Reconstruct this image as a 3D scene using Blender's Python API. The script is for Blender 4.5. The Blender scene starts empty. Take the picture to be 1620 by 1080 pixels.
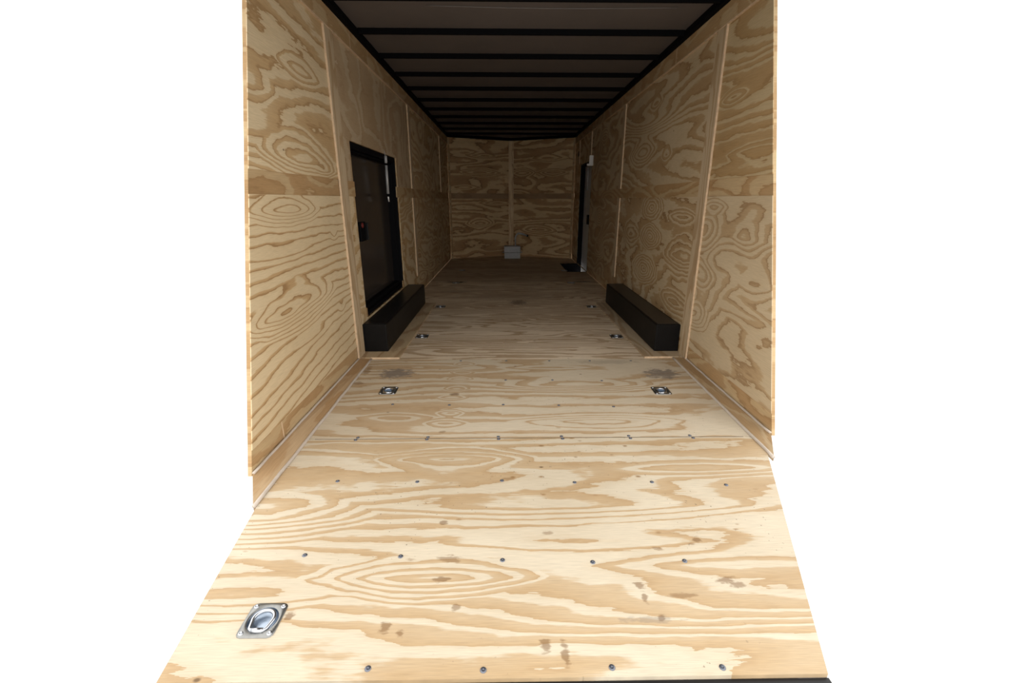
import bpy, bmesh, math, random
from mathutils import Vector, Matrix

C = bpy.context.scene.collection
SC = bpy.context.scene
PI = math.pi

# ------------------------------------------------------------------ camera
cam_d = bpy.data.cameras.new('camera')
cam = bpy.data.objects.new('camera', cam_d)
C.objects.link(cam)
PITCH, YAW, ROLL = 0.30754, 0.01543, 0.00124
cp, sp, cy, sy = math.cos(PITCH), math.sin(PITCH), math.cos(YAW), math.sin(YAW)
fwd = Vector((sy*cp, cy*cp, -sp))
right = Vector((cy, -sy, 0))
up = right.cross(fwd)
r2 = right*math.cos(ROLL) + up*math.sin(ROLL)
u2 = up*math.cos(ROLL) - right*math.sin(ROLL)
cam.matrix_world = Matrix(((r2.x, u2.x, -fwd.x, -0.12741), (r2.y, u2.y, -fwd.y, 0.0),
                           (r2.z, u2.z, -fwd.z, 1.13968), (0, 0, 0, 1)))
cam_d.sensor_fit = 'HORIZONTAL'
cam_d.sensor_width = 36
cam_d.lens = 704.369/1620*36
cam_d.clip_start = 0.02
SC.camera = cam

# ------------------------------------------------------------------ daylight outside the open rear
SKY, GROUND = 2.5, 1.3
world = bpy.data.worlds.new('overcast_sky')
SC.world = world
world.use_nodes = True
wt = world.node_tree
wt.nodes.clear()
wo = wt.nodes.new('ShaderNodeOutputWorld')
wb = wt.nodes.new('ShaderNodeBackground')
wg = wt.nodes.new('ShaderNodeTexCoord')
ws = wt.nodes.new('ShaderNodeSeparateXYZ')
wm = wt.nodes.new('ShaderNodeMapRange')
wm.inputs['From Min'].default_value = -0.12
wm.inputs['From Max'].default_value = 0.10
wm.inputs['To Min'].default_value = GROUND
wm.inputs['To Max'].default_value = SKY
wt.links.new(wg.outputs['Generated'], ws.inputs[0])
wt.links.new(ws.outputs['Z'], wm.inputs['Value'])
wt.links.new(wm.outputs[0], wb.inputs['Strength'])
wb.inputs['Color'].default_value = (1.0, 0.985, 0.96, 1)
wt.links.new(wb.outputs[0], wo.inputs[0])

SC.view_settings.view_transform = 'Standard'
SC.view_settings.look = 'None'
SC.view_settings.gamma = 1
SC.view_settings.use_curve_mapping = False
SC.view_settings.exposure = 0.08

# ------------------------------------------------------------------ helpers
def props(o, label=None, cat=None, group=None, kind=None):
    if label: o['label'] = label
    if cat: o['category'] = cat
    if group: o['group'] = group
    if kind: o['kind'] = kind
    return o

def empty(name, loc=(0, 0, 0), rx=0.0):
    o = bpy.data.objects.new(name, None)
    C.objects.link(o)
    o.location = loc
    o.rotation_euler = (rx, 0, 0)
    o.empty_display_size = 0.05
    return o

def structure(name, label=None):
    o = empty(name)
    return props(o, label, None, None, 'structure')

class MB:
    """collects solids and links them as one mesh object"""
    def __init__(self): self.v, self.f, self.s = [], [], []
    def raw(self, vs, fs, smooth=False):
        n = len(self.v)
        self.v += [tuple(p) for p in vs]
        self.f += [tuple(i+n for i in q) for q in fs]
        self.s += [smooth]*len(fs)
    def box(self, x0, x1, y0, y1, z0, z1):
        x0, x1 = min(x0, x1), max(x0, x1)
        self.raw([(x0, y0, z0), (x1, y0, z0), (x1, y1, z0), (x0, y1, z0), (x0, y0, z1), (x1, y0, z1), (x1, y1, z1), (x0, y1, z1)],
                 [(0, 3, 2, 1), (4, 5, 6, 7), (0, 1, 5, 4), (1, 2, 6, 5), (2, 3, 7, 6), (3, 0, 4, 7)])
    def prism(self, poly, z0, z1):
        """upright prism over a counter-clockwise XY outline"""
        n = len(poly)
        self.raw([(x, y, z0) for x, y in poly]+[(x, y, z1) for x, y in poly],
                 [tuple(range(n-1, -1, -1)), tuple(range(n, 2*n))]+[(i, (i+1) % n, n+(i+1) % n, n+i) for i in range(n)])
    def hexa(self, p): self.raw(p, [(0, 3, 2, 1), (4, 5, 6, 7), (0, 1, 5, 4), (1, 2, 6, 5), (2, 3, 7, 6), (3, 0, 4, 7)])
    def lathe(self, prof, n=28, c=(0, 0)):
        vs, fs = [], []
        m = len(prof)
        for k in range(n):
            a = 2*PI*k/n
            for r, z in prof: vs.append((c[0]+r*math.cos(a), c[1]+r*math.sin(a), z))
        for k in range(n):
            k2 = (k+1) % n
            for j in range(m-1): fs.append((k*m+j, k2*m+j, k2*m+j+1, k*m+j+1))
        self.raw(vs, fs, True)
    def tube(self, path, r, n=12, closed=False, cap=True):
        P = [Vector(p) for p in path]
        m = len(P)
        vs, fs = [], []
        nrm = None
        for i in range(m):
            a = P[i-1] if (i > 0 or closed) else P[i]
            b = P[(i+1) % m] if (i < m-1 or closed) else P[i]
            t = (b-a).normalized()
            if nrm is None:
                nrm = t.orthogonal().normalized()
            nrm = (nrm-t*nrm.dot(t)).normalized()
            bn = t.cross(nrm)
            for k in range(n):
                q = 2*PI*k/n
                vs.append(P[i]+nrm*(r*math.cos(q))+bn*(r*math.sin(q)))
        for i in range(m if closed else m-1):
            j = (i+1) % m
            for k in range(n):
                fs.append((i*n+k, i*n+(k+1) % n, j*n+(k+1) % n, j*n+k))
        if cap and not closed:
            fs += [tuple(range(n-1, -1, -1)), tuple(range((m-1)*n, m*n))]
        self.raw(vs, fs, True)
    def build(self, name, mat, parent=None, bevel=0.0, shear=None, seg=2):
        me = bpy.data.meshes.new(name)
        vs = [shear(v) for v in self.v] if shear else self.v
        me.from_pydata([tuple(v) for v in vs], [], self.f)
        for p, s in zip(me.polygons, self.s): p.use_smooth = s
        bm = bmesh.new(); bm.from_mesh(me)
        bmesh.ops.recalc_face_normals(bm, faces=bm.faces)
        bm.to_mesh(me); bm.free()
        me.materials.append(mat)
        o = bpy.data.objects.new(name, me)
        C.objects.link(o)
        if parent: o.parent = parent
        if bevel:
            b = o.modifiers.new('bevel', 'BEVEL')
            b.width = bevel; b.segments = seg; b.limit_method = 'ANGLE'; b.angle_limit = 0.6
        return o

def rect_minus(rect, holes):
    """split a rectangle into cells that leave square holes open"""
    x0, x1, y0, y1 = rect
    holes = [h for h in holes if h[0] < x1 and h[1] > x0 and h[2] < y1 and h[3] > y0]
    xs = sorted({x0, x1, *[h[i] for h in holes for i in (0, 1) if x0 < h[i] < x1]})
    ys = sorted({y0, y1, *[h[i] for h in holes for i in (2, 3) if y0 < h[i] < y1]})
    out = []
    for a, b in zip(xs, xs[1:]):
        run = None
        for c, d in zip(ys, ys[1:]):
            m, n = (a+b)/2, (c+d)/2
            if any(h[0] < m < h[1] and h[2] < n < h[3] for h in holes):
                if run: out.append((a, b, *run))
                run = None
            else: run = (run[0], d) if run else (c, d)
        if run: out.append((a, b, *run))
    return out

# ------------------------------------------------------------------ materials
def plain(name, col, rough=0.6, metal=0.0, spec=0.5, var=0.0, vscale=8.0, bump=0.0):
    m = bpy.data.materials.new(name)
    m.use_nodes = True
    nt = m.node_tree
    b = nt.nodes['Principled BSDF']
    b.inputs['Base Color'].default_value = (*col, 1)
    b.inputs['Roughness'].default_value = rough
    b.inputs['Metallic'].default_value = metal
    b.inputs['Specular IOR Level'].default_value = spec
    if var or bump:
        tc = nt.nodes.new('ShaderNodeTexCoord')
        nz = nt.nodes.new('ShaderNodeTexNoise')
        nz.inputs['Scale'].default_value = vscale
        nz.inputs['Detail'].default_value = 5
        nt.links.new(tc.outputs['Object'], nz.inputs['Vector'])
        if var:
            mr = nt.nodes.new('ShaderNodeMapRange')
            mr.inputs['From Min'].default_value = 0.25; mr.inputs['From Max'].default_value = 0.75
            mr.inputs['To Min'].default_value = 1-var; mr.inputs['To Max'].default_value = 1+var
            hs = nt.nodes.new('ShaderNodeHueSaturation')
            hs.inputs['Color'].default_value = (*col, 1)
            nt.links.new(nz.outputs['Fac'], mr.inputs['Value'])
            nt.links.new(mr.outputs[0], hs.inputs['Value'])
            nt.links.new(hs.outputs[0], b.inputs['Base Color'])
        if bump:
            bp = nt.nodes.new('ShaderNodeBump')
            bp.inputs['Strength'].default_value = bump
            bp.inputs['Distance'].default_value = 0.004
            nt.links.new(nz.outputs['Fac'], bp.inputs['Height'])
            nt.links.new(bp.outputs[0], b.inputs['Normal'])
    return m

class NG:
    """tiny node-graph writer"""
    def __init__(self, nt): self.nt = nt
    def n(self, t): return self.nt.nodes.new('ShaderNode'+t)
    def put(self, sock, v):
        if isinstance(v, bpy.types.NodeSocket): self.nt.links.new(v, sock)
        else: sock.default_value = v
    def m(self, op, a, b=0.0, c=None):
        x = self.n('Math'); x.operation = op
        self.put(x.inputs[0], a); self.put(x.inputs[1], b)
        if c is not None: self.put(x.inputs[2], c)
        return x.outputs[0]
    def vm(self, op, a, b=(0, 0, 0)):
        x = self.n('VectorMath'); x.operation = op
        self.put(x.inputs[0], a); self.put(x.inputs[1], b)
        return x.outputs['Value'] if op == 'LENGTH' else x.outputs[0]
    def xyz(self, a, b, c):
        x = self.n('CombineXYZ')
        for s, v in zip(x.inputs, (a, b, c)): self.put(s, v)
        return x.outputs[0]
    def noise(self, v, scale, detail=2.0, rough=0.5, dist=0.0):
        x = self.n('TexNoise')
        self.put(x.inputs['Vector'], v)
        x.inputs['Scale'].default_value = scale; x.inputs['Detail'].default_value = detail
        x.inputs['Roughness'].default_value = rough; x.inputs['Distortion'].default_value = dist
        return x.outputs['Fac']
    def mr(self, v, a, b, c, d, kind='LINEAR'):
        x = self.n('MapRange'); x.interpolation_type = kind
        self.put(x.inputs['Value'], v)
        for k, q in zip(('From Min', 'From Max', 'To Min', 'To Max'), (a, b, c, d)): x.inputs[k].default_value = q
        return x.outputs[0]
    def mix(self, f, a, b, mode='MIX'):
        x = self.n('Mix'); x.data_type = 'RGBA'; x.blend_type = mode
        self.put(x.inputs[0], f); self.put(x.inputs[6], a); self.put(x.inputs[7], b)
        return x.outputs[2]
    def ramp(self, v, stops):
        x = self.n('ValToRGB')
        e = x.color_ramp.elements
        while len(e) < len(stops): e.new(0.5)
        for q, (p, c) in zip(e, stops): q.position = p; q.color = (*c, 1)
        self.put(x.inputs[0], v)
        return x.outputs[0]

CREAM, TAN, LINE = (0.585, 0.51, 0.39), (0.465, 0.335, 0.195), (0.36, 0.23, 0.115)
AX = {'floor': ('X', 'Y', 'Z'), 'wall': ('Y', 'Z', 'X'), 'nose': ('X', 'Z', 'Y'), 'upright': ('Z', 'Y', 'X'),
      'upright_nose': ('Z', 'X', 'Y'), 'along': ('Y', 'X', 'Z')}

def ply(name, plane, seed, feats=(), K=8.0, su=0.55, sv=2.6, duty=0.45, cross=0.5, amp=1.6, cream=CREAM, tan=TAN, line=LINE,
        rough=0.62, tilt=0.0, stains_and_shade=(), marks=0.0, dark=0.5, grey=0.0, jag=0.30, ripple=0.35, var=1.5):
    """rotary-cut pine: contour bands of a stretched height field; feats are (u, v, ru, rv, rings) figures in the sheet's own metres"""
    m = bpy.data.materials.new(name)
    m.use_nodes = True
    nt = m.node_tree
    g = NG(nt)
    b = nt.nodes['Principled BSDF']
    tc = g.n('TexCoord')
    sx = g.n('SeparateXYZ')
    nt.links.new(tc.outputs['Object'], sx.inputs[0])
    u, v = sx.outputs[AX[plane][0]], sx.outputs[AX[plane][1]]
    wob = g.noise(g.xyz(g.m('MULTIPLY', u, 3.0), g.m('MULTIPLY', v, 9.0), seed+3.3), 1.0, 2.0, 0.55)
    wobc = g.m('SUBTRACT', wob, 0.5)
    vv = g.m('ADD', v, g.m('MULTIPLY', u, tilt)) if tilt else v
    base = g.noise(g.xyz(g.m('MULTIPLY', u, su), g.m('MULTIPLY', vv, sv), seed), 1.0, 1.2, 0.4, 0.25)
    h = g.m('MULTIPLY', base, amp)
    h = g.m('MULTIPLY_ADD', vv, cross, h)
    h = g.m('MULTIPLY', h, K)
    rip = g.m('SUBTRACT', g.noise(g.xyz(g.m('MULTIPLY', u, 11.0), g.m('MULTIPLY', v, 26.0), seed+6.1), 1.0, 2.0, 0.5), 0.5)
    for ft in feats:
        fu, fv, ru, rv, a = ft[:5]
        d = g.vm('MULTIPLY', g.vm('SUBTRACT', g.xyz(u, v, 0.0), (fu, fv, 0)), (1/ru, 1/rv, 0))
        if len(ft) > 5:                                         # round knot figure
            d = g.vm('LENGTH', d)
        else:                                                   # lens with pointed ends along the grain
            q = g.n('SeparateXYZ'); nt.links.new(d, q.inputs[0])
            ay = g.m('POWER', g.m('MULTIPLY_ADD', q.outputs[1], q.outputs[1], 0.012), 0.5)
            d = g.m('POWER', g.m('MULTIPLY_ADD', q.outputs[0], q.outputs[0], ay), 0.75)
        d = g.m('MULTIPLY_ADD', wobc, 0.55, d)
        h = g.m('ADD', h, g.mr(d, 0.0, 1.0, a, 0.0))
    h = g.m('MULTIPLY_ADD', wobc, 0.9, h)
    h = g.m('MULTIPLY_ADD', rip, ripple, h)
    fine = g.noise(g.xyz(g.m('MULTIPLY', u, 9.0), g.m('MULTIPLY', v, 120.0), seed+7.1), 1.0, 3.0, 0.6)
    fc = g.m('SUBTRACT', fine, 0.5)
    h = g.m('MULTIPLY_ADD', fc, jag, h)
    fr = g.m('FRACT', h)
    vary = g.noise(g.xyz(g.m('MULTIPLY', u, 0.8), g.m('MULTIPLY', v, 3.5), seed+15.0), 1.0, 2.0, 0.5)
    edge = g.m('MULTIPLY_ADD', g.m('SUBTRACT', vary, 0.5), var, duty)      # bands come wide and narrow
    edge = g.m('MINIMUM', g.m('MAXIMUM', edge, 0.14), 0.82)
    late = g.mr(g.m('SUBTRACT', fr, edge), -0.05, 0.07, 1.0, 0.0, 'SMOOTHSTEP')
    deep = tuple(t*(1-dark)+c*dark for t, c in zip(tan, line))
    mid = tuple(t*0.80+c*0.20 for t, c in zip(tan, cream))
    lat = g.ramp(fr, [(0.0, deep), (0.05, deep), (0.13, tan), (0.5, mid), (0.9, mid)])
    soft = tuple(t*0.2+c*0.8 for t, c in zip(tan, cream))
    ear = g.ramp(fr, [(0.0, cream), (0.80, cream), (0.97, soft)])
    col = g.mix(late, ear, lat)
    # fibre, mottling
    fib = g.noise(g.xyz(g.m('MULTIPLY', u, 14.0), g.m('MULTIPLY', v, 420.0), seed+1.7), 1.0, 2.0, 0.6)
    col = g.mix(1.0, col, g.ramp(fib, [(0.25, (0.86,)*3), (0.75, (1.12,)*3)]), 'MULTIPLY')
    big = g.noise(g.xyz(g.m('MULTIPLY', u, 1.1), g.m('MULTIPLY', v, 2.2), seed+11.0), 1.0, 3.0, 0.6)
    col = g.mix(1.0, col, g.ramp(big, [(0.3, (0.90, 0.87, 0.83)), (0.7, (1.05, 1.05, 1.05))]), 'MULTIPLY')
    if grey: col = g.mix(grey, col, (0.30, 0.255, 0.205, 1))
    # pin knots and flecks
    vo = g.n('TexVoronoi'); vo.inputs['Scale'].default_value = 1.0
    nt.links.new(g.xyz(g.m('MULTIPLY', u, 3.2), g.m('MULTIPLY', v, 5.2), seed+0.4), vo.inputs['Vector'])
    col = g.mix(g.mr(vo.outputs['Distance'], 0.018, 0.040, 0.8, 0.0), col, (0.10, 0.055, 0.025, 1))
    if marks:
        vo2 = g.n('TexVoronoi'); vo2.inputs['Scale'].default_value = 1.0
        nt.links.new(g.xyz(g.m('MULTIPLY', u, 9.0), g.m('MULTIPLY', v, 16.0), seed+5.0), vo2.inputs['Vector'])
        dd = g.m('ADD', vo2.outputs['Distance'], g.m('MULTIPLY', fc, 0.22))
        patch = g.noise(g.xyz(g.m('MULTIPLY', u, 1.5), g.m('MULTIPLY', v, 1.5), seed+9.0), 1.0, 2.0, 0.5)
        k = g.m('MULTIPLY', g.mr(dd, 0.05, 0.13, marks, 0.0), g.mr(patch, 0.48, 0.60, 0.0, 1.0))
        col = g.mix(k, col, (0.24, 0.13, 0.05, 1))
        dust = g.noise(g.xyz(g.m('MULTIPLY', u, 90.0), g.m('MULTIPLY', v, 90.0), seed), 1.0, 1.0, 0.5)
        k2 = g.m('MULTIPLY', g.mr(dust, 0.735, 0.76, 0.0, 0.7), g.mr(patch, 0.45, 0.6, 0.0, 1.0))
        col = g.mix(k2, col, (0.13, 0.09, 0.06, 1))
    if stains_and_shade:
        spat = g.m('SUBTRACT', g.noise(g.xyz(g.m('MULTIPLY', u, 28.0), g.m('MULTIPLY', v, 55.0), seed+2.2), 1.0, 3.0, 0.6), 0.5)
    for (fu, fv, ru, rv, a, c) in stains_and_shade:
        d = g.vm('MULTIPLY', g.vm('SUBTRACT', g.xyz(u, v, 0.0), (fu, fv, 0)), (1/ru, 1/rv, 0))
        d = g.m('ADD', g.vm('LENGTH', d), g.m('ADD', g.m('MULTIPLY', spat, 2.0), g.m('MULTIPLY', fc, 1.0)))
        col = g.mix(g.mr(d, 0.45, 0.95, a*0.8, 0.0, 'SMOOTHSTEP'), col, (*c, 1))
    nt.links.new(col, b.inputs['Base Color'])
    b.inputs['Roughness'].default_value = rough
    b.inputs['Specular IOR Level'].default_value = 0.25
    bp = g.n('Bump')
    bp.inputs['Strength'].default_value = 0.12
    bp.inputs['Distance'].default_value = 0.001
    nt.links.new(fib, bp.inputs['Height'])
    nt.links.new(bp.outputs[0], b.inputs['Normal'])
    return m

M_EDGE = plain('raw_plywood_edge', (0.60, 0.44, 0.285), 0.7, var=0.18, vscale=40)
M_SHADE = plain('joint_shade', (0.09, 0.065, 0.045), 0.9, spec=0.1, var=0.5, vscale=12)  # dark brown standing in for shade inside the floor joints
M_CAULK = plain('grey_sealant', (0.50, 0.43, 0.36), 0.5, var=0.08, vscale=30)
M_BLACK = plain('black_painted_steel', (0.008, 0.008, 0.009), 0.35, spec=0.3, var=0.2, vscale=5)
M_BOW = plain('black_roof_bow_paint', (0.003, 0.003, 0.0035), 0.8, spec=0.06)
M_SKIN = plain('roof_lining', (0.105, 0.086, 0.076), 0.75, var=0.10, vscale=2.5)
M_BOX = plain('black_undercoating', (0.0065, 0.006, 0.006), 0.42, spec=0.14, var=0.35, vscale=9, bump=0.25)
M_ZINC = plain('zinc_plated_steel', (0.50, 0.52, 0.55), 0.28, 1.0, var=0.12, vscale=60)
M_PLATE = plain('grey_zinc_plate', (0.26, 0.26, 0.25), 0.42, 1.0, var=0.12, vscale=60)
M_CUP = plain('bright_zinc_cup', (0.36, 0.42, 0.50), 0.30, 1.0, var=0.12, vscale=50)
M_SCREW = plain('dark_zinc_screw', (0.16, 0.17, 0.20), 0.4, 0.8)
M_SLOT = plain('screw_recess', (0.02, 0.02, 0.022), 0.7)
M_DOOR = plain('dark_door_skin', (0.036, 0.029, 0.025), 0.2, var=0.1, vscale=3)
M_FRAME = plain('black_door_frame', (0.005, 0.005, 0.006), 0.6, spec=0.06)
M_ALU = plain('dull_aluminium', (0.42, 0.42, 0.42), 0.5, 0.3, var=0.15, vscale=25)
M_GREY = plain('grey_door_skin', (0.50, 0.49, 0.48), 0.5, var=0.08, vscale=4)
M_WHITE = plain('white_plastic', (0.75, 0.74, 0.72), 0.45)
M_RED = plain('red_button', (0.16, 0.022, 0.018), 0.4)
M_GALV = plain('grey_steel_box_paint', (0.33, 0.33, 0.33), 0.5, 0.2, var=0.10, vscale=20)

SL = 0.0195                       # the tail of the floor falls towards the open end
BEND = 3.15
def rk(end):
    """lean a wall's rear end forward with height"""
    return lambda p: (p[0], p[1]+RAKE*max(p[2], 0.0), p[2]) if p[1] < end+0.01 else p
def zf(y): return -SL*(BEND-y) if y < BEND else 0.0

W = 1.225                         # half the inside width
H = 2.264
END_L, END_R = 1.68, 2.00         # how far back the photo sees each wall at the floor
RAKE = 0.30                       # the wall ends lean forward with height
APEX = 9.72
CORN = 9.15

# ------------------------------------------------------------------ floor
RINGS = [(-0.845, 1.013), (-0.868, 2.601), (0.858, 2.58), (-0.856, 3.743), (0.846, 3.724), (-0.853, 4.883), (0.841, 4.866),
         (-0.836, 6.38), (0.824, 6.38), (-0.861, 7.589), (0.872, 7.541)]
holes = [(x-0.047, x+0.047, y-0.047, y+0.047) for x, y in RINGS]
WELL = (0.915, 1.23, 7.42, 8.42)
BR = (0.17, 0.085, 0.03)
GY = (0.20, 0.165, 0.135)
m_f1 = ply('pine_plywood_tail_sheet', 'floor', 4.2, K=7.0, su=0.40, sv=2.8, duty=0.42, cross=0.9, amp=1.5, marks=0.85, dark=0.25,
           feats=[(-0.37, 1.842, 0.42, 0.13, 3.6), (-0.40, 1.158, 0.44, 0.105, 4.6), (-1.10, 1.44, 0.50, 0.16, 3.4), (-1.0, 1.10, 0.42, 0.10, 2.6),
                  (0.15, 1.50, 0.85, 0.10, 2.2), (0.10, 1.31, 0.55, 0.07, 1.6), (0.60, 1.20, 0.50, 0.06, 1.4), (0.75, 1.75, 0.45, 0.08, 1.8)],
           stains_and_shade=[(-0.366, 1.416, 0.020, 0.012, 0.8, BR), (-0.339, 1.15, 0.035, 0.014, 0.8, BR), (-0.482, 0.986, 0.022, 0.022, 0.8, BR),
                   (-0.433, 0.966, 0.016, 0.014, 0.8, BR), (-0.28, 1.049, 0.016, 0.016, 0.7, BR), (0.565, 1.316, 0.018, 0.018, 0.85, BR),
                   (0.582, 1.135, 0.05, 0.018, 0.8, BR), (0.615, 1.12, 0.03, 0.022, 0.75, BR), (0.408, 1.272, 0.028, 0.012, 0.6, BR),
                   (0.302, 1.122, 0.022, 0.014, 0.8, BR), (0.305, 1.077, 0.014, 0.022, 0.8, BR), (0.425, 1.08, 0.05, 0.012, 0.6, BR),
                   (-0.02, 0.927, 0.018, 0.030, 0.8, BR), (0.034, 0.90, 0.014, 0.035, 0.8, BR), (0.332, 1.005, 0.014, 0.012, 0.8, BR),
                   (-0.321, 1.239, 0.05, 0.022, 0.65, BR), (-0.455, 1.236, 0.02, 0.012, 0.5, BR), (-0.775, 1.026, 0.018, 0.022, 0.85, BR),
                   (-0.115, 1.684, 0.03, 0.012, 0.5, BR), (0.023, 1.354, 0.03, 0.012, 0.6, BR), (0.30, 1.00, 0.09, 0.015, 0.5, GY)])
m_f2 = ply('pine_plywood_second_sheet', 'floor', 9.1, K=6.0, su=0.40, sv=2.6, duty=0.40, cross=1.0, amp=1.4, marks=0.4, dark=0.35,
           cream=(0.57, 0.49, 0.37), tan=(0.455, 0.33, 0.20),
           feats=[(-0.426, 3.05, 0.10, 0.055, 2.6), (-0.429, 2.90, 0.10, 0.05, 2.4), (-0.435, 2.78, 0.10, 0.05, 2.6), (-0.438, 2.624, 0.10, 0.055, 2.6),
                  (-0.455, 2.50, 0.11, 0.05, 2.2), (-0.444, 2.30, 0.10, 0.055, 2.4), (-0.459, 2.18, 0.15, 0.07, 2.4),
                  (0.35, 2.67, 0.60, 0.13, 3.4), (0.40, 2.20, 0.55, 0.11, 2.8), (-0.75, 2.25, 0.25, 0.08, 2.0), (0.15, 2.98, 0.4, 0.05, 1.6)],
           stains_and_shade=[(-0.885, 2.885, 0.15, 0.115, 1.1, GY), (0.955, 2.86, 0.15, 0.105, 1.1, GY), (-0.449, 2.545, 0.035, 0.022, 0.9, BR),
                   (-1.095, 2.72, 0.06, 0.03, 0.7, BR), (-1.10, 2.93, 0.03, 0.09, 0.65, BR), (-0.46, 2.09, 0.02, 0.015, 0.6, BR), (0.62, 3.08, 0.3, 0.05, 0.35, GY)])
m_f3 = ply('pine_plywood_main_sheet', 'floor', 15.7, K=9.0, su=0.7, sv=5.0, duty=0.5, cross=1.6, amp=1.3, cream=(0.68, 0.57, 0.43), tan=(0.44, 0.325, 0.21),
           dark=0.35, marks=0.3, feats=[(0.30, 3.55, 0.5, 0.12, 2.5), (-0.2, 4.0, 0.5, 0.10, 2.2), (0.5, 4.3, 0.5, 0.15, 2.6)],
           stains_and_shade=[(0.03, 5.09, 0.13, 0.16, 0.75, (0.09, 0.065, 0.045)), (-0.84, 6.45, 0.17, 0.07, 1.1, (0.02, 0.016, 0.012)),  # near-black patches at the far seam paint in the shade of its gap ends
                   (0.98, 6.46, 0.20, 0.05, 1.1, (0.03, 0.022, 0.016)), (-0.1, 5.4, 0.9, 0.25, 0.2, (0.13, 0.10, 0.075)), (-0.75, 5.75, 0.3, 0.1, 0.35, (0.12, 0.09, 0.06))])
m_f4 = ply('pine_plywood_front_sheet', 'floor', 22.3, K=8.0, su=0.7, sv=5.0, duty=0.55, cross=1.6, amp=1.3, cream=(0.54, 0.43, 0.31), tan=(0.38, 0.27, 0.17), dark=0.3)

floor = structure('floor', 'plywood trailer floor running from the open end to the front wall')
def sheet(y0, y1, x, mat, name='plywood_sheet', extra=None, cut=None):
    mb = MB()
    for (a, b, c, d) in rect_minus((-x, x, y0, y1), holes+[WELL]):
        mb.box(a, b, c, d, -0.014, 0.0)
    if extra: mb.prism(extra, -0.014, 0.0)
    def sh(p):
        x = p[0]
        if cut and abs(x) > x_side-1e-6:
            x = cut[0] if x < 0 else cut[1]
            x = x+(p[1]-0.845)*(math.copysign(x_side, x)-x)/(cut[2]-0.845) if p[1] < cut[2] else math.copysign(x_side, x)
        return (x, p[1], p[2]+zf(p[1]))
    x_side = x
    return mb.build(name, mat, floor, shear=sh)
sheet(0.838, 2.0215, 1.20, m_f1, cut=(-1.03, 0.72, 2.023))
sheet(2.0285, 3.147, 1.20, m_f2)
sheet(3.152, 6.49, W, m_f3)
sheet(6.506, CORN, W, m_f4, extra=[(-W, CORN), (W, CORN), (0, APEX)])
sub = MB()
sub.hexa([(-0.55, 0.86, zf(0.86)-0.09), (0.35, 0.86, zf(0.86)-0.09), (0.85, 7.40, -0.09), (-0.85, 7.40, -0.09),
          (-0.55, 0.86, zf(0.86)-0.045), (0.35, 0.86, zf(0.86)-0.045), (0.85, 7.40, -0.045), (-0.85, 7.40, -0.045)])
sub.build('underframe', M_BLACK, floor)
for y, hw in ((2.025, 1.10), (3.149, 1.12), (6.5005, 1.20)):
    mb = MB(); mb.box(-hw, hw, y-0.03, y+0.03, zf(y)-0.044, zf(y)-0.0147)  # unseen bar added under each joint to block light from below
    mb.build('seam_light_block', M_BLACK, floor)
    gy0, gy1 = {2.025: (2.0218, 2.0282), 3.149: (3.1473, 3.1517), 6.5005: (6.4905, 6.5055)}[y]
    mb = MB(); mb.box(-hw, hw, gy0, gy1, zf(y)-0.0140, zf(y)-0.0012)  # dark strip laid in the gap as painted shade
    props(mb.build('seam_shade_strip', M_SHADE, floor), 'dark strip painted as shade in the joint between floor sheets')
wl = MB()                                                       # recessed step in front of the side door
x0, x1, y0, y1 = WELL
wl.box(x0, x1, y0, y1, -0.20, -0.18)
wl.box(x0-0.012, x0, y0-0.012, y1+0.012, -0.20, 0.002)
wl.box(x0, x1, y0-0.012, y0, -0.20, 0.002)
wl.box(x0, x1, y1, y1+0.012, -0.20, 0.002)
props(wl.build('step_well', M_FRAME, floor), 'black recessed step')
sill = MB()
sill.box(-1.03, 0.72, 0.765, 0.8365, -0.16, zf(0.838)-0.012)
sill.box(-0.90, 0.64, 0.80, 0.90, -0.16, zf(0.838)-0.0145)
props(sill.build('trim_1', M_BLACK), 'black steel sill across the open end of the floor', None, None, 'structure')

# ------------------------------------------------------------------ sloped kick strips between wall and tail floor
kick_mats = {-1: ply('kick_strip_plywood_left', 'along', 31.0, K=3.0, su=0.8, sv=3, duty=0.7, amp=1.3, cream=(0.46, 0.325, 0.19), tan=(0.40, 0.255, 0.13), dark=0.2),
             1: ply('kick_strip_plywood_right', 'along', 36.0, K=4.0, su=0.8, sv=3, duty=0.6, amp=1.5, cream=(0.44, 0.33, 0.20), tan=(0.36, 0.235, 0.12), dark=0.4)}
for s, e, nm in ((-1, END_L, 'baseboard_left'), (1, END_R, 'baseboard_right')):
    fe = 1.137 if s < 0 else 1.146
    bs = structure(nm, 'brown plywood kick strip sloping from the %s wall to the floor' % ('left' if s < 0 else 'right'))
    ys = [e, BEND-0.002]
    mb = MB()
    p = []
    for lift in (-0.02, 0.006):
        for y in ys[:1]: p += [(s*1.224, y, lift+0.004), (s*fe, y-0.17, zf(y-0.17)+lift)]
        for y in ys[1:]: p += [(s*(fe-0.004), y, zf(y)+lift), (s*1.224, y, lift+0.004)]
    mb.hexa(p)
    mb.build('kick_strip', kick_mats[s], bs)
    for k in (0, 1):
        a = Vector((s*1.219, e, 0.012)) if k == 0 else Vector((s*(fe-0.002), e-0.17, zf(e-0.17)+0.004))
        b = Vector((s*1.219, BEND, 0.012)) if k == 0 else Vector((s*(fe-0.006), BEND, 0.004))
        n = 22
        mb = MB()
        rr = random.Random(5+k+s)
        mb.tube([a.lerp(b, i/n)+Vector((rr.uniform(-1, 1)*0.0015, 0, rr.uniform(-1, 1)*0.001)) for i in range(n+1)], 0.0065 if k == 0 else 0.0080, 8)
        props(mb.build('sealant_bead', M_CAULK, bs), 'grey bead of sealant')

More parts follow.
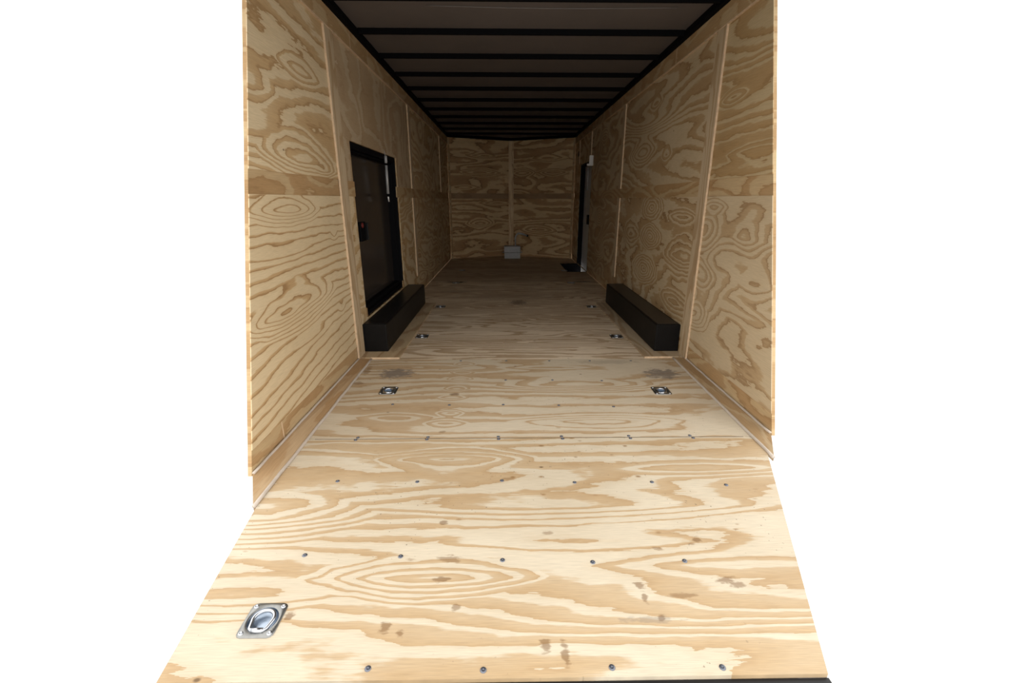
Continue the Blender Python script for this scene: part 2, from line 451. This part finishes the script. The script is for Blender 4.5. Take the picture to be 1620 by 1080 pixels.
# ------------------------------------------------------------------ side walls
WC = dict(cream=(0.62, 0.495, 0.315), tan=(0.48, 0.325, 0.165), line=(0.30, 0.175, 0.075))
mat_L = [
    (END_L, 3.14, 'lo', ply('left_near_lower_veneer', 'wall', 41.3, K=9.0, su=0.28, sv=1.7, duty=0.20, cross=1.9, amp=1.0, tilt=-0.05, dark=0.8, jag=0.16, var=0.5, ripple=0.22,
      feats=[(2.37, 1.090, 0.46, 0.10, 4.2), (2.95, 0.925, 0.07, 0.055, 0.9, 'knot'), (2.28, 0.885, 0.40, 0.06, 1.0), (2.34, 0.600, 0.55, 0.14, 4.6),
             (2.94, 0.45, 0.08, 0.055, 1.0, 'knot'), (2.47, 0.40, 0.30, 0.05, 0.9), (2.06, 0.60, 0.30, 0.10, 1.3)], **WC)),
    (END_L, 3.14, 'up', ply('left_near_upper_veneer', 'wall', 47.9, K=8.0, su=0.40, sv=2.4, duty=0.45, cross=1.0, amp=1.4, dark=0.6, var=1.0,
      feats=[(2.65, 1.345, 0.55, 0.17, 4.2), (2.98, 1.31, 0.22, 0.05, 1.4), (2.2, 1.62, 0.25, 0.10, 1.6), (2.75, 1.80, 0.3, 0.08, 2.2)], **WC)),
    (3.14, 5.53, 'lo', ply('left_door_lower_veneer', 'wall', 53.2, K=7.0, su=1.2, sv=2.5, duty=0.5, amp=1.6, dark=0.35, **WC)),
    (3.14, 5.53, 'up', ply('left_door_upper_veneer', 'wall', 58.4, K=6.0, su=1.5, sv=1.1, duty=0.55, amp=1.5, cross=0.2, dark=0.25, cream=(0.50, 0.39, 0.255), tan=(0.42, 0.30, 0.18), line=(0.26, 0.16, 0.08))),
    (5.53, 8.03, 'lo', ply('left_far_lower_veneer', 'wall', 63.9, K=7.0, su=1.2, sv=3.0, duty=0.5, amp=1.6, dark=0.5, **WC)),
    (5.53, 8.03, 'up', ply('left_far_upper_veneer', 'wall', 66.1, K=7.0, su=1.2, sv=2.0, duty=0.5, amp=1.7, dark=0.4, **WC)),
]
RC = dict(cream=(0.54, 0.425, 0.27), tan=(0.405, 0.27, 0.14), line=(0.25, 0.145, 0.065))
mat_R = [
    (END_R, 3.12, 'lo', ply('right_near_lower_veneer', 'wall', 71.5, K=9.5, su=1.1, sv=2.0, duty=0.40, cross=0.3, amp=1.9, dark=0.6,
      feats=[(3.12, 0.66, 0.30, 0.12, 4.0, 'knot'), (3.12, 0.93, 0.30, 0.13, 3.0, 'knot'), (3.14, 0.36, 0.30, 0.12, 4.2, 'knot'), (2.44, 0.93, 0.28, 0.10, 2.4), (2.34, 0.70, 0.24, 0.12, 2.6),
             (2.45, 0.52, 0.32, 0.09, 2.2), (2.98, 1.10, 0.20, 0.06, 2.2)], cream=(0.55, 0.44, 0.29), tan=(0.45, 0.32, 0.18), line=(0.27, 0.165, 0.08))),
    (END_R, 3.12, 'up', ply('right_near_upper_veneer', 'wall', 77.7, K=9.0, su=0.5, sv=2.6, duty=0.55, cross=1.0, amp=1.6, dark=0.5,
      feats=[(2.93, 1.72, 0.22, 0.06, 2.4), (2.6, 1.40, 0.4, 0.06, 1.8)], cream=(0.50, 0.385, 0.225), tan=(0.40, 0.26, 0.12), line=(0.27, 0.165, 0.075))),
    (3.12, 5.45, 'lo', ply('right_middle_lower_veneer', 'wall', 82.6, ripple=0.7, K=8.0, su=0.8, sv=1.6, duty=0.5, cross=0.2, amp=1.2, dark=0.95,
      feats=[(4.26, 1.075, 0.34, 0.13, 5.2, 'knot'), (4.24, 0.82, 0.32, 0.13, 5.0, 'knot'), (4.33, 0.50, 0.42, 0.15, 5.6, 'knot'), (3.38, 0.72, 0.52, 0.19, 5.4), (4.92, 0.79, 0.36, 0.17, 4.4),
             (3.50, 1.02, 0.35, 0.08, 3.0), (3.45, 0.36, 0.45, 0.13, 4.0)], **RC)),
    (3.12, 5.45, 'up', ply('right_middle_upper_veneer', 'wall', 88.2, K=8.5, su=0.45, sv=2.4, duty=0.5, cross=1.2, amp=1.8, tilt=-0.06, dark=0.5,
      feats=[(4.75, 1.58, 0.5, 0.17, 4.0), (4.0, 1.50, 0.15, 0.08, 2.0), (4.40, 1.96, 0.2, 0.07, 2.4)], **RC)),
    (5.45, 7.46, 'lo', ply('right_far_lower_veneer', 'wall', 93.3, K=6.0, su=1.0, sv=2.6, duty=0.5, amp=1.6, dark=0.5,
      feats=[(6.6, 0.9, 0.4, 0.13, 4.0, 'knot'), (6.5, 0.45, 0.4, 0.13, 4.0, 'knot')], **RC)),
    (5.45, 7.46, 'up', ply('right_far_upper_veneer', 'wall', 97.0, K=6.0, su=1.0, sv=2.2, duty=0.5, amp=1.6, dark=0.5, feats=[(6.6, 1.95, 0.35, 0.12, 4.0)], **RC)),
]
m_tailL = ply('left_front_veneer', 'wall', 103.0, K=6.0, su=1.0, sv=2.4, duty=0.5, amp=1.6, **WC)
m_tailR = ply('right_front_veneer', 'wall', 107.0, K=6.0, su=1.0, sv=2.4, duty=0.5, amp=1.6, **WC)
BK = dict(cream=(0.50, 0.365, 0.205), tan=(0.41, 0.26, 0.125), line=(0.26, 0.15, 0.065))
m_backL = ply('left_backing_veneer', 'wall', 111.0, K=3.0, su=1.4, sv=4.0, duty=0.55, amp=1.8, dark=0.3, **BK)
m_backR = ply('right_backing_veneer', 'wall', 117.0, K=4.0, su=0.9, sv=4.0, duty=0.55, amp=1.8, dark=0.4, **BK)
m_batten = ply('batten_veneer', 'upright', 121.0, K=5.0, su=0.5, sv=6.0, duty=0.35, amp=1.5, cross=3.0, dark=0.3, cream=(0.52, 0.405, 0.265), tan=(0.42, 0.295, 0.17))
m_top = ply('top_board_veneer', 'wall', 127.0, K=3.0, su=1.6, sv=3.0, duty=0.6, amp=1.8, dark=0.3, cream=(0.46, 0.335, 0.19), tan=(0.38, 0.245, 0.12))

Z = {'lo': (0.105, 1.163), 'up': (1.267, 2.150)}
DOOR_L = (3.44, 4.85, 0.246, 1.540)                              # opening in the left wall: y0, y1, z0, z1
DOOR_R = (7.40, 8.50, 0.0, 1.735)
def side_wall(s, end, name, label, mats, m_back, m_tail, door, tail_y):
    w = structure(name, label)
    back = MB()
    for (a, b, c, d) in rect_minus((end, CORN, -0.004, H), [door]):
        back.box(s*1.229, s*1.246, a, b, c, d)
    back.build('backing_board', m_back, w, shear=rk(end))
    segs = list(mats)+[(tail_y, CORN-0.003, k, m_tail) for k in ('lo', 'up')]
    for (y0, y1, k, mat) in segs:
        z0, z1 = Z[k]
        mb = MB()
        for (a, b, c, d) in rect_minus((y0, y1, z0, z1), [door]):
            mb.box(s*1.2290, s*1.2250, a, b, c, d)
        mb.build('plywood_panel', mat, w, shear=rk(end))
    return w
wall_l = side_wall(-1, END_L, 'wall_left', 'plywood lined left wall with a dark hatch door', mat_L, m_backL, m_tailL, DOOR_L, 8.03)
wall_r = side_wall(1, END_R, 'wall_right', 'plywood lined right wall with a grey entry door', mat_R, m_backR, m_tailR, DOOR_R, 7.46)
# tongues of the backing that lap over the hatch frame
for (y0, y1, z0, z1) in ((3.42, 3.475, 1.163, 1.267), (3.42, 3.485, 0.232, 0.32), (4.80, 4.87, 1.163, 1.267), (4.785, 4.87, 0.232, 0.31)):
    mb = MB(); mb.box(-1.2372, -1.2288, y0, y1, z0, z1)
    mb.build('backing_tongue', m_backL, wall_l)
mb = MB(); mb.box(-1.2372, -1.2288, 3.475, 4.80, 0.232, 0.246)
mb.build('raw_edge', M_EDGE, wall_l)
n = 2
def trim(mb, mat, label, bevel=0.0):
    global n
    o = mb.build('trim_%d' % n, mat, bevel=bevel)
    n += 1
    return props(o, label, None, None, 'structure')
SIDE = {-1: 'left', 1: 'right'}
# battens: wide nearest pair with a pale raw front edge, then thin pale seam edges
for s, ya, yb in ((-1, 3.135, 3.275), (1, 3.105, 3.240)):
    mb = MB(); mb.box(s*1.2249, s*1.2130, ya+0.006, yb, 0.010, 2.150)
    t = trim(mb, m_batten, 'wide upright plywood batten on the %s wall' % SIDE[s])
    e = MB()
    rr = random.Random(3)
    N = 60
    pts = [(0.010+(2.14)*i/N, rr.uniform(-0.0022, 0.0022)) for i in range(N+1)]
    for (za, da), (zb, db) in zip(pts, pts[1:]):
        e.hexa([(s*1.2245, ya+da, za), (s*1.2120, ya+da, za), (s*1.2120, ya+0.0062, za), (s*1.2245, ya+0.0062, za),
                (s*1.2245, ya+db, zb), (s*1.2120, ya+db, zb), (s*1.2120, ya+0.0062, zb), (s*1.2245, ya+0.0062, zb)])
    props(e.build('raw_edge', M_EDGE, t), 'pale raw plywood edge')
for s, y, zs in ((-1, 5.535, ((0.24, 1.163), (1.267, 2.148))), (-1, 8.035, ((1.267, 2.148),)), (1, 5.45, ((0.24, 1.163), (1.267, 2.148))), (1, 7.457, ((1.76, 2.148),)), (1, 8.60, ((1.76, 2.148),))):
    mb = MB()
    for z0, z1 in zs: mb.box(s*1.2249, s*1.2110, y, y+0.10, z0, z1)
    t = trim(mb, m_batten, 'narrow upright seam batten on the %s wall' % SIDE[s])
    e = MB()
    for z0, z1 in zs: e.box(s*1.2245, s*1.2105, y-0.004, y+0.0003, z0, z1)
    props(e.build('raw_edge', M_EDGE, t), 'pale raw plywood edge')
# top boards with pale lower edge
for s, end in ((-1, END_L), (1, END_R)):
    mb = MB(); mb.box(s*1.2288, s*1.2105, end+RAKE*2.16, CORN-0.004, 2.1535, H)
    t = trim(mb, m_top, 'plywood top board along the %s wall below the roof' % SIDE[s])
    e = MB(); e.box(s*1.2285, s*1.2100, end+RAKE*2.16, CORN-0.004, 2.1488, 2.1537)
    props(e.build('raw_edge', M_EDGE, t), 'pale raw plywood edge')
    e = MB()
    for y in ((3.62, 4.05) if s < 0 else (5.62, 3.95)):
        e.box(s*1.2107, s*1.2096, y, y+0.006, 2.156, H-0.004)
    e.build('butt_seam', M_EDGE, t)
# seam sliver in the left lower board
e = MB(); e.box(-1.2288, -1.2278, 1.978, 1.986, 0.012, 0.104)
e.build('butt_seam', M_EDGE, wall_l)

# ------------------------------------------------------------------ shallow V-shaped front wall
wall_f = structure('wall_front', 'shallow pointed plywood front wall with a centre batten')
def nose(s, d0, d1, z0, z1, t0, t1):
    """slab along the nose wall of side s: d from corner(0) to apex(1), t inward offset"""
    a, b = Vector((s*W, CORN, 0)), Vector((0, APEX, 0))
    nn = Vector((-s*(APEX-CORN), -W, 0)).normalized()
    p, q = a.lerp(b, d0), a.lerp(b, d1)
    pts = [p+nn*t1, q+nn*t1, q+nn*t0, p+nn*t0]
    return [(v.x, v.y, z0) for v in pts]+[(v.x, v.y, z1) for v in pts]
NC = dict(cream=(0.64, 0.47, 0.26), tan=(0.41, 0.245, 0.115), line=(0.20, 0.10, 0.04), var=1.0)
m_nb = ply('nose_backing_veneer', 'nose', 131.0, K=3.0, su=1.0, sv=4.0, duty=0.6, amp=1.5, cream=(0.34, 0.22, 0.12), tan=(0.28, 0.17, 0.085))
m_nose = {(-1, 'up'): ply('nose_left_upper_veneer', 'nose', 137.0, K=5.0, su=0.9, sv=3.0, duty=0.5, amp=1.3, cross=0.6, dark=0.6, feats=[(-0.62, 1.66, 0.45, 0.10, 4.0), (-0.6, 1.97, 0.35, 0.06, 2.5), (-0.9, 1.38, 0.3, 0.06, 2.0)], **NC),
          (-1, 'lo'): ply('nose_left_lower_veneer', 'nose', 141.0, K=5.0, su=0.8, sv=3.4, duty=0.5, amp=1.4, cross=0.8, dark=0.6, feats=[(-0.62, 0.68, 0.32, 0.14, 4.0), (-0.3, 1.08, 0.4, 0.05, 2.0)], **NC),
          (1, 'up'): ply('nose_right_upper_veneer', 'nose', 149.0, K=5.0, su=1.1, sv=3.0, duty=0.5, amp=1.5, cross=0.3, dark=0.5, feats=[(0.25, 1.66, 0.3, 0.10, 3.2), (0.75, 1.92, 0.4, 0.09, 3.0), (0.8, 1.66, 0.35, 0.08, 3.0)], **NC),
          (1, 'lo'): ply('nose_right_lower_veneer', 'nose', 151.0, K=5.0, su=0.8, sv=3.4, duty=0.5, amp=1.4, cross=0.8, dark=0.6, feats=[(0.55, 0.55, 0.4, 0.14, 3.6)], **NC)}
m_nbat = ply('nose_batten_veneer', 'upright_nose', 157.0, K=4.0, su=0.5, sv=6, duty=0.3, amp=1.2, cream=(0.74, 0.57, 0.36), tan=(0.62, 0.44, 0.25))
for s in (-1, 1):
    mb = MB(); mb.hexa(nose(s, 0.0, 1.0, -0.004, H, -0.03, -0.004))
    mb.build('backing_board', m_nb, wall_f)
    for k in ('lo', 'up'):
        z0, z1 = Z[k]
        if k == 'up': z1 = H
        if k == 'lo': z0 = 0.012
        mb = MB(); mb.hexa(nose(s, 0.004, 0.997, z0, z1, -0.004, 0.0))
        mb.build('plywood_panel', m_nose[s, k], wall_f)
    mb = MB(); mb.hexa(nose(s, 0.008, 0.036, 0.0, H-0.03, 0.0, 0.008))
    trim(mb, m_top, 'narrow corner strip where the %s wall meets the front wall' % SIDE[s])
mb = MB(); mb.prism([(-0.052, APEX-0.070), (0.052, APEX-0.070), (0.052, APEX-0.028), (0, APEX-0.004), (-0.052, APEX-0.028)], 0.03, H-0.004)
trim(mb, m_nbat, 'pale centre batten on the front wall above the grey box', 0.004)

# ------------------------------------------------------------------ roof
ceil = structure('ceiling', 'dark roof lining carried by black cross bows')
mb = MB()
mb.box(-1.30, 1.30, 0.86, CORN, 2.312, 2.330)
mb.prism([(-1.30, CORN), (1.30, CORN), (0, APEX+0.06)], 2.312, 2.330)
mb.build('roof_lining', M_SKIN, ceil)
for s in (-1, 1):
    mb = MB(); mb.box(s*1.30, s*1.180, 0.86, CORN, H+0.0005, 2.3115)
    props(mb.build('side_rail', M_BOW, ceil, bevel=0.004), 'black steel rail along the roof edge')
    mb = MB(); mb.hexa([(x, y, H+0.0005) for x, y in ((s*1.30, CORN), (s*1.13, CORN), (0, APEX-0.08), (0, APEX+0.05))]+[(x, y, 2.3115) for x, y in ((s*1.30, CORN), (s*1.13, CORN), (0, APEX-0.08), (0, APEX+0.05))])
    mb.build('front_rail', M_BOW, ceil)
for k in range(-4, 11):
    y = 3.150+0.5735*k
    w = 1.178
    mb = MB()
    mb.box(-w, w, y, y+0.025, 2.2750, 2.3118)
    mb.build('roof_bow', M_BOW, ceil, bevel=0.003)
mb = MB()
mb.tube([(-0.62+1.6*t, 3.33+0.03*math.sin(3*t), 2.309) for t in [i/20 for i in range(21)]], 0.0022, 6)
mb.build('lining_crease', plain('lining_crease_edge', (0.16, 0.14, 0.13), 0.7), ceil)

# ------------------------------------------------------------------ hatch door in the left wall
y0, y1, z0, z1 = DOOR_L
d1 = structure('door_1', 'dark hatch door set in the left wall above the wheel box')
fr = MB()
for (a, b, c, d) in ((y0, y1, z1-0.045, z1), (y0, y1, z0, z0+0.030), (y0, y0+0.03, z0+0.03, z1-0.045), (y1-0.032, y1, z0+0.03, z1-0.045)):
    fr.box(-1.2375, -1.345, a, b, c, d)
fr.build('door_frame', M_FRAME, d1, bevel=0.003)
fr = MB()
for (a, b, c, d) in ((y0+0.03, y1-0.032, z1-0.063, z1-0.0452), (y0+0.03, y1-0.032, z0+0.0302, z0+0.062), (y1-0.052, y1-0.0322, z0+0.062, z1-0.063)):
    fr.box(-1.268, -1.328, a, b, c, d)
fr.build('door_seal', M_FRAME, d1, bevel=0.004)
mb = MB(); mb.box(-1.325, -1.345, y0+0.028, y1-0.03, z0+0.028, z1-0.043)
mb.build('door_panel', M_DOOR, d1)
lt = MB(); lt.box(-1.3255, -1.305, 3.765, 3.90, 0.81, 0.965)
lt = lt.build('latch', M_FRAME, d1, bevel=0.006)
lv = MB(); lv.box(-1.3055, -1.285, 3.885, 3.905, 0.815, 0.955); lv.build('pull_lever', M_BLACK, lt, bevel=0.002)
rb = MB(); rb.lathe([(0.0, 0.0), (0.022, 0.0), (0.022, 0.008), (0.016, 0.011), (0.0, 0.012)], 16)
rb = rb.build('lock_button', M_RED, lt)
rb.rotation_euler = (0, PI/2, 0); rb.location = (-1.3055, 3.80, 0.94)
props(rb, 'red lock button')
st = MB()
st.tube([(-1.228, 4.405, 1.575), (-1.224, 4.410, 1.545), (-1.226, 4.430, 1.525)], 0.004, 8)
st = st.build('hold_open_stay', M_ALU, d1)
q = MB(); q.tube([(-1.224, 4.43, 1.525), (-1.224, 4.432, 1.462)], 0.013, 12); q.build('stay_bracket', M_ALU, st)
q = MB(); q.tube([(-1.225, 4.435, 1.445), (-1.232, 4.45, 1.195)], 0.0125, 14)
props(q.build('stay_rod', M_ALU, st), 'dull grey hanging rod')
q = MB(); q.tube([(-1.232, 4.45, 1.196), (-1.233, 4.452, 1.170)], 0.011, 12); q.build('stay_collar', M_FRAME, st)
q = MB(); q.tube([(-1.233, 4.452, 1.170), (-1.236, 4.475, 1.125)], 0.0075, 10); q.build('stay_tip', M_WHITE, st)

# ------------------------------------------------------------------ entry door in the right wall
y0, y1, z0, z1 = DOOR_R
d2 = structure('door_2', 'grey entry door in the right wall beside the step')
fr = MB()
for (a, b, c, d) in ((y0, y1, z1-0.03, z1), (y0, y0+0.03, z0-0.17, z1-0.03), (y1-0.032, y1, z0-0.17, z1-0.03)):
    fr.box(1.2295, 1.345, a, b, c, d)
fr.build('door_frame', M_FRAME, d2, bevel=0.003)
mb = MB(); mb.box(1.310, 1.340, y0+0.028, y1-0.030, -0.17, z1-0.028); mb.build('door_panel', M_GREY, d2)
lt = MB(); lt.box(1.285, 1.3105, 7.85, 7.98, 0.74, 0.90); lt.build('latch', M_FRAME, d2, bevel=0.004)
lt = MB(); lt.tube([(1.285, 8.05, 1.66), (1.285, 8.06, 1.30)], 0.016, 10); lt.build('hold_open_stay', M_ALU, d2)

# ------------------------------------------------------------------ wheel boxes
m_pad = {-1: ply('wheel_box_base_veneer_left', 'along', 161.0, K=4, su=0.8, sv=5, duty=0.55, amp=1.6, cream=(0.48, 0.36, 0.22), tan=(0.36, 0.245, 0.14)),
         1: ply('wheel_box_base_veneer_right', 'along', 167.0, K=4, su=0.8, sv=5, duty=0.5, amp=1.6, cream=(0.46, 0.36, 0.24), tan=(0.35, 0.25, 0.15))}
def wheel_box(s, label, top_h, y0, y1, xin):
    r = empty('wheel_box', (s*1.12, (y0+y1)/2, 0.0))
    props(r, label, 'wheel box', 'wheel boxes')
    ox, oy = -s*1.12, -(y0+y1)/2
    def mk(name, mb, mat, **k):
        mb.v = [(x+ox, y+oy, z) for x, y, z in mb.v]
        return mb.build(name, mat, r, **k)
    mb = MB()
    mb.box(s*1.2242, s*xin, y0, y1, 0.012, top_h)
    mk('shell', mb, M_BOX, bevel=0.008, seg=3)
    mb = MB()
    mb.box(s*1.205, s*(xin+0.014), y0+0.012, y1-0.012, top_h, top_h+0.0022)
    props(mk('top_cover', mb, M_BLACK, bevel=0.001), 'glossy black top')
    mb = MB(); mb.box(s*1.2243, s*0.925, 3.166, 5.03, 0.0, 0.0118)
    base = mk('base_board', mb, m_pad[s])
    mb = MB(); mb.box(s*1.137, s*0.925, 3.1625, 3.1658, 0.0, 0.0122)
    mb.v = [(x+ox, y+oy, z) for x, y, z in mb.v]
    props(mb.build('raw_edge', M_EDGE, base), 'pale raw plywood edge')
    return r
wheel_box(-1, 'long black wheel box on the floor below the dark hatch door', 0.232, 3.30, 5.00, 1.040)
wheel_box(1, 'long black wheel box on the floor along the right wall', 0.228, 3.285, 5.05, 1.035)

# ------------------------------------------------------------------ recessed tie-down rings
def make_ring():
    r = empty('tie_down_ring')
    n = 48
    hx, hy, cr, ri = 0.0535, 0.0565, 0.016, 0.0425
    out = []
    for k in range(n):
        a = 2*PI*(k+0.5)/n
        c, s = math.cos(a), math.sin(a)
        t = min(hx/abs(c) if c else 9, hy/abs(s) if s else 9)
        x, y = c*t, s*t
        ex, ey = abs(x)-(hx-cr), abs(y)-(hy-cr)
        if ex > 0 and ey > 0:
            L = math.hypot(ex, ey)
            x = math.copysign(hx-cr+ex/L*cr, x); y = math.copysign(hy-cr+ey/L*cr, y)
        out.append((x, y))
    inn = [(ri*math.cos(2*PI*(k+0.5)/n), ri*math.sin(2*PI*(k+0.5)/n)) for k in range(n)]
    mb = MB()
    vs = [(x*1.0, y*1.0, 0.0004) for x, y in out]+[(x*0.985, y*0.985, 0.0030) for x, y in out]+[(x*1.06, y*1.06, 0.0034) for x, y in inn]+[(x, y, 0.0016) for x, y in inn]
    fs = []
    for a in range(3):
        for k in range(n):
            k2 = (k+1) % n
            fs.append((a*n+k, a*n+k2, (a+1)*n+k2, (a+1)*n+k))
    mb.raw(vs, fs, True)
    mb.build('plate', M_PLATE, r)
    mb = MB(); mb.lathe([(0.0425, 0.0016), (0.0395, -0.004), (0.033, -0.0125), (0.024, -0.0165), (0.012, -0.0165), (0.0, -0.0165)], 36)
    mb.build('recess_cup', M_CUP, r)
    mb = MB()
    path = [(0.030*math.cos(a), 0.004+0.028*math.sin(a), 0.001) for a in [PI*(-0.12+1.24*i/20) for i in range(21)]]+[(-0.024, -0.028, 0.001), (-0.015, -0.0345, 0.001), (0.015, -0.0345, 0.001), (0.024, -0.028, 0.001)]
    mb.tube(path, 0.0058, 12, closed=True)
    mb.build('d_ring', M_ZINC, r)
    mb = MB(); mb.tube([(-0.016, -0.0345, 0.0022), (0.016, -0.0345, 0.0022)], 0.0078, 12)
    mb.build('hinge_clip', M_ZINC, r)
    for sx in (-1, 1):
        for sy in (-1, 1):
            mb = MB(); mb.lathe([(0.0074, 0.0028), (0.0070, 0.0048), (0.0045, 0.0064), (0.0026, 0.0060), (0.0020, 0.0040), (0.0, 0.0040)], 16, (sx*0.0405, sy*0.0435))
            mb.build('bolt', M_ZINC, r)
    return r
RL = ['nearest the open end, at the left', 'at left beside the grey smudge', 'at right beside the grey smudge',
      'beside the near half of left wheel box', 'beside the near half of right wheel box',
      'at far end of left wheel box', 'at far end of right wheel box', 'at left by the seam beyond wheel boxes',
      'at right by the seam beyond wheel boxes', 'farthest at left, towards the front wall', 'farthest at right, near the black step']
ring0 = make_ring()
for i, ((x, y), lab) in enumerate(zip(RINGS, RL)):
    if i == 0: r = ring0
    else:
        r = ring0.copy(); C.objects.link(r)
        for ch in list(ring0.children):
            c = ch.copy(); C.objects.link(c); c.parent = r
    r.location = (x, y, zf(y))
    r.rotation_euler = (math.atan(SL) if y < BEND else 0, 0, 0)
    props(r, 'recessed steel tie-down ring '+lab, 'tie-down ring', 'recessed tie-down rings in the floor')

# ------------------------------------------------------------------ floor screws
def make_screw():
    mb = MB()
    mb.lathe([(0.0088, 0.0002), (0.0082, 0.0016), (0.0058, 0.0026), (0.0040, 0.0028)], 18)
    mb.lathe([(0.0040, 0.0028), (0.0034, 0.0006), (0.0, 0.0005)], 6)
    return mb.build('floor_screw', M_SCREW)
NTH = ['first', 'second', 'third', 'fourth', 'fifth', 'sixth']
rows = [('in the row at the black end sill', [(-0.495, 0.868), (-0.189, 0.860), (0.153, 0.862), (0.447, 0.858)]),
        ('in the second row from the open end', [(-0.827, 1.26), (-0.493, 1.25), (-0.14, 1.229), (0.168, 1.216), (0.484, 1.217)]),
        ('just short of the nearest floor seam', [(-0.861, 1.676), (-0.513, 1.667), (-0.145, 1.671), (0.171, 1.654), (0.508, 1.652), (0.822, 1.628)]),
        ('touching the nearest floor seam, near side', [(-0.89, 2.015), (-0.529, 2.015), (-0.164, 2.014), (0.163, 2.0135), (0.511, 2.0130), (0.834, 2.0125)]),
        ('touching the nearest floor seam, far side', [(-0.885, 2.037), (-0.527, 2.037), (-0.166, 2.037), (0.160, 2.037), (0.508, 2.037), (0.826, 2.037)]),
        ('halfway between nearest seam and grey smudges', [(-0.797, 2.411), (-0.46, 2.398), (-0.142, 2.399), (0.186, 2.387), (0.506, 2.366)]),
        ('in the row just before the grey smudges', [(-0.127, 2.76), (0.186, 2.757), (0.514, 2.742)]),
        ('along the seam before the wheel boxes', [(-0.46, 3.119), (-0.122, 3.115), (0.198, 3.111), (0.5, 3.108), (0.806, 3.105)])]
screw0 = None
for where, pts in rows:
    for i, (x, y) in enumerate(pts):
        if screw0 is None: s = screw0 = make_screw()
        else: s = screw0.copy(); C.objects.link(s)
        s.location = (x, y, zf(y))
        s.rotation_euler = (math.atan(SL), 0, 0)
        k = NTH[i]+' from left' if i < len(pts)-1 else 'rightmost'
        props(s, 'screw %s, %s' % (where, k), 'screw', 'screw heads in the floor')

# ------------------------------------------------------------------ grey box with bent pipe at the front wall
bx = empty('junction_box', (0.018, 9.27, 0))
props(bx, 'small grey metal box with bent pipe on the floor before front wall', 'junction box')
mb = MB(); mb.box(-0.162, 0.162, -0.10, 0.10, 0.0, 0.118); mb.build('body', M_GALV, bx, bevel=0.006)
mb = MB(); mb.box(-0.166, 0.166, -0.104, 0.104, 0.1185, 0.248); mb.build('cover', M_GALV, bx, bevel=0.008)
for s in (-1, 1):
    mb = MB(); mb.box(s*0.163, s*0.20, -0.03, 0.03, 0.110, 0.124); mb.build('mounting_tab', M_GALV, bx, bevel=0.002)
mb = MB()
path = [(0.065, 0.0, 0.247), (0.062, 0.0, 0.36), (0.066, 0.0, 0.42), (0.085, 0.0, 0.468), (0.12, 0.0, 0.492), (0.165, 0.0, 0.492), (0.23, 0.0, 0.475), (0.305, 0.0, 0.448)]
mb.tube(path, 0.016, 12)
pp = mb.build('bent_pipe', M_ALU, bx)
mb = MB(); mb.tube([(0.298, 0, 0.4505), (0.322, 0, 0.442)], 0.021, 12); mb.build('pipe_collar', M_FRAME, pp)

# ------------------------------------------------------------------ small fittings by the entry door
mb = MB()
mb.box(1.2095, 1.165, 7.30, 7.33, 1.66, 1.79)
mb.box(1.2095, 1.135, 7.33, 7.36, 1.645, 1.675)
mb.box(1.2248, 1.2095, 7.30, 7.36, 1.645, 1.79)
props(mb.build('wall_bracket', M_WHITE, bevel=0.003), 'white angled bracket at the top near corner of the entry doorway', 'bracket')
mb = MB()
mb.box(1.2248, 1.210, 8.66, 8.72, 1.89, 1.98)
mb.box(1.210, 1.206, 8.675, 8.705, 1.905, 1.965)
props(mb.build('switch_plate', M_FRAME, bevel=0.002), 'small black switch plate high on the right wall beyond the doorway', 'switch')
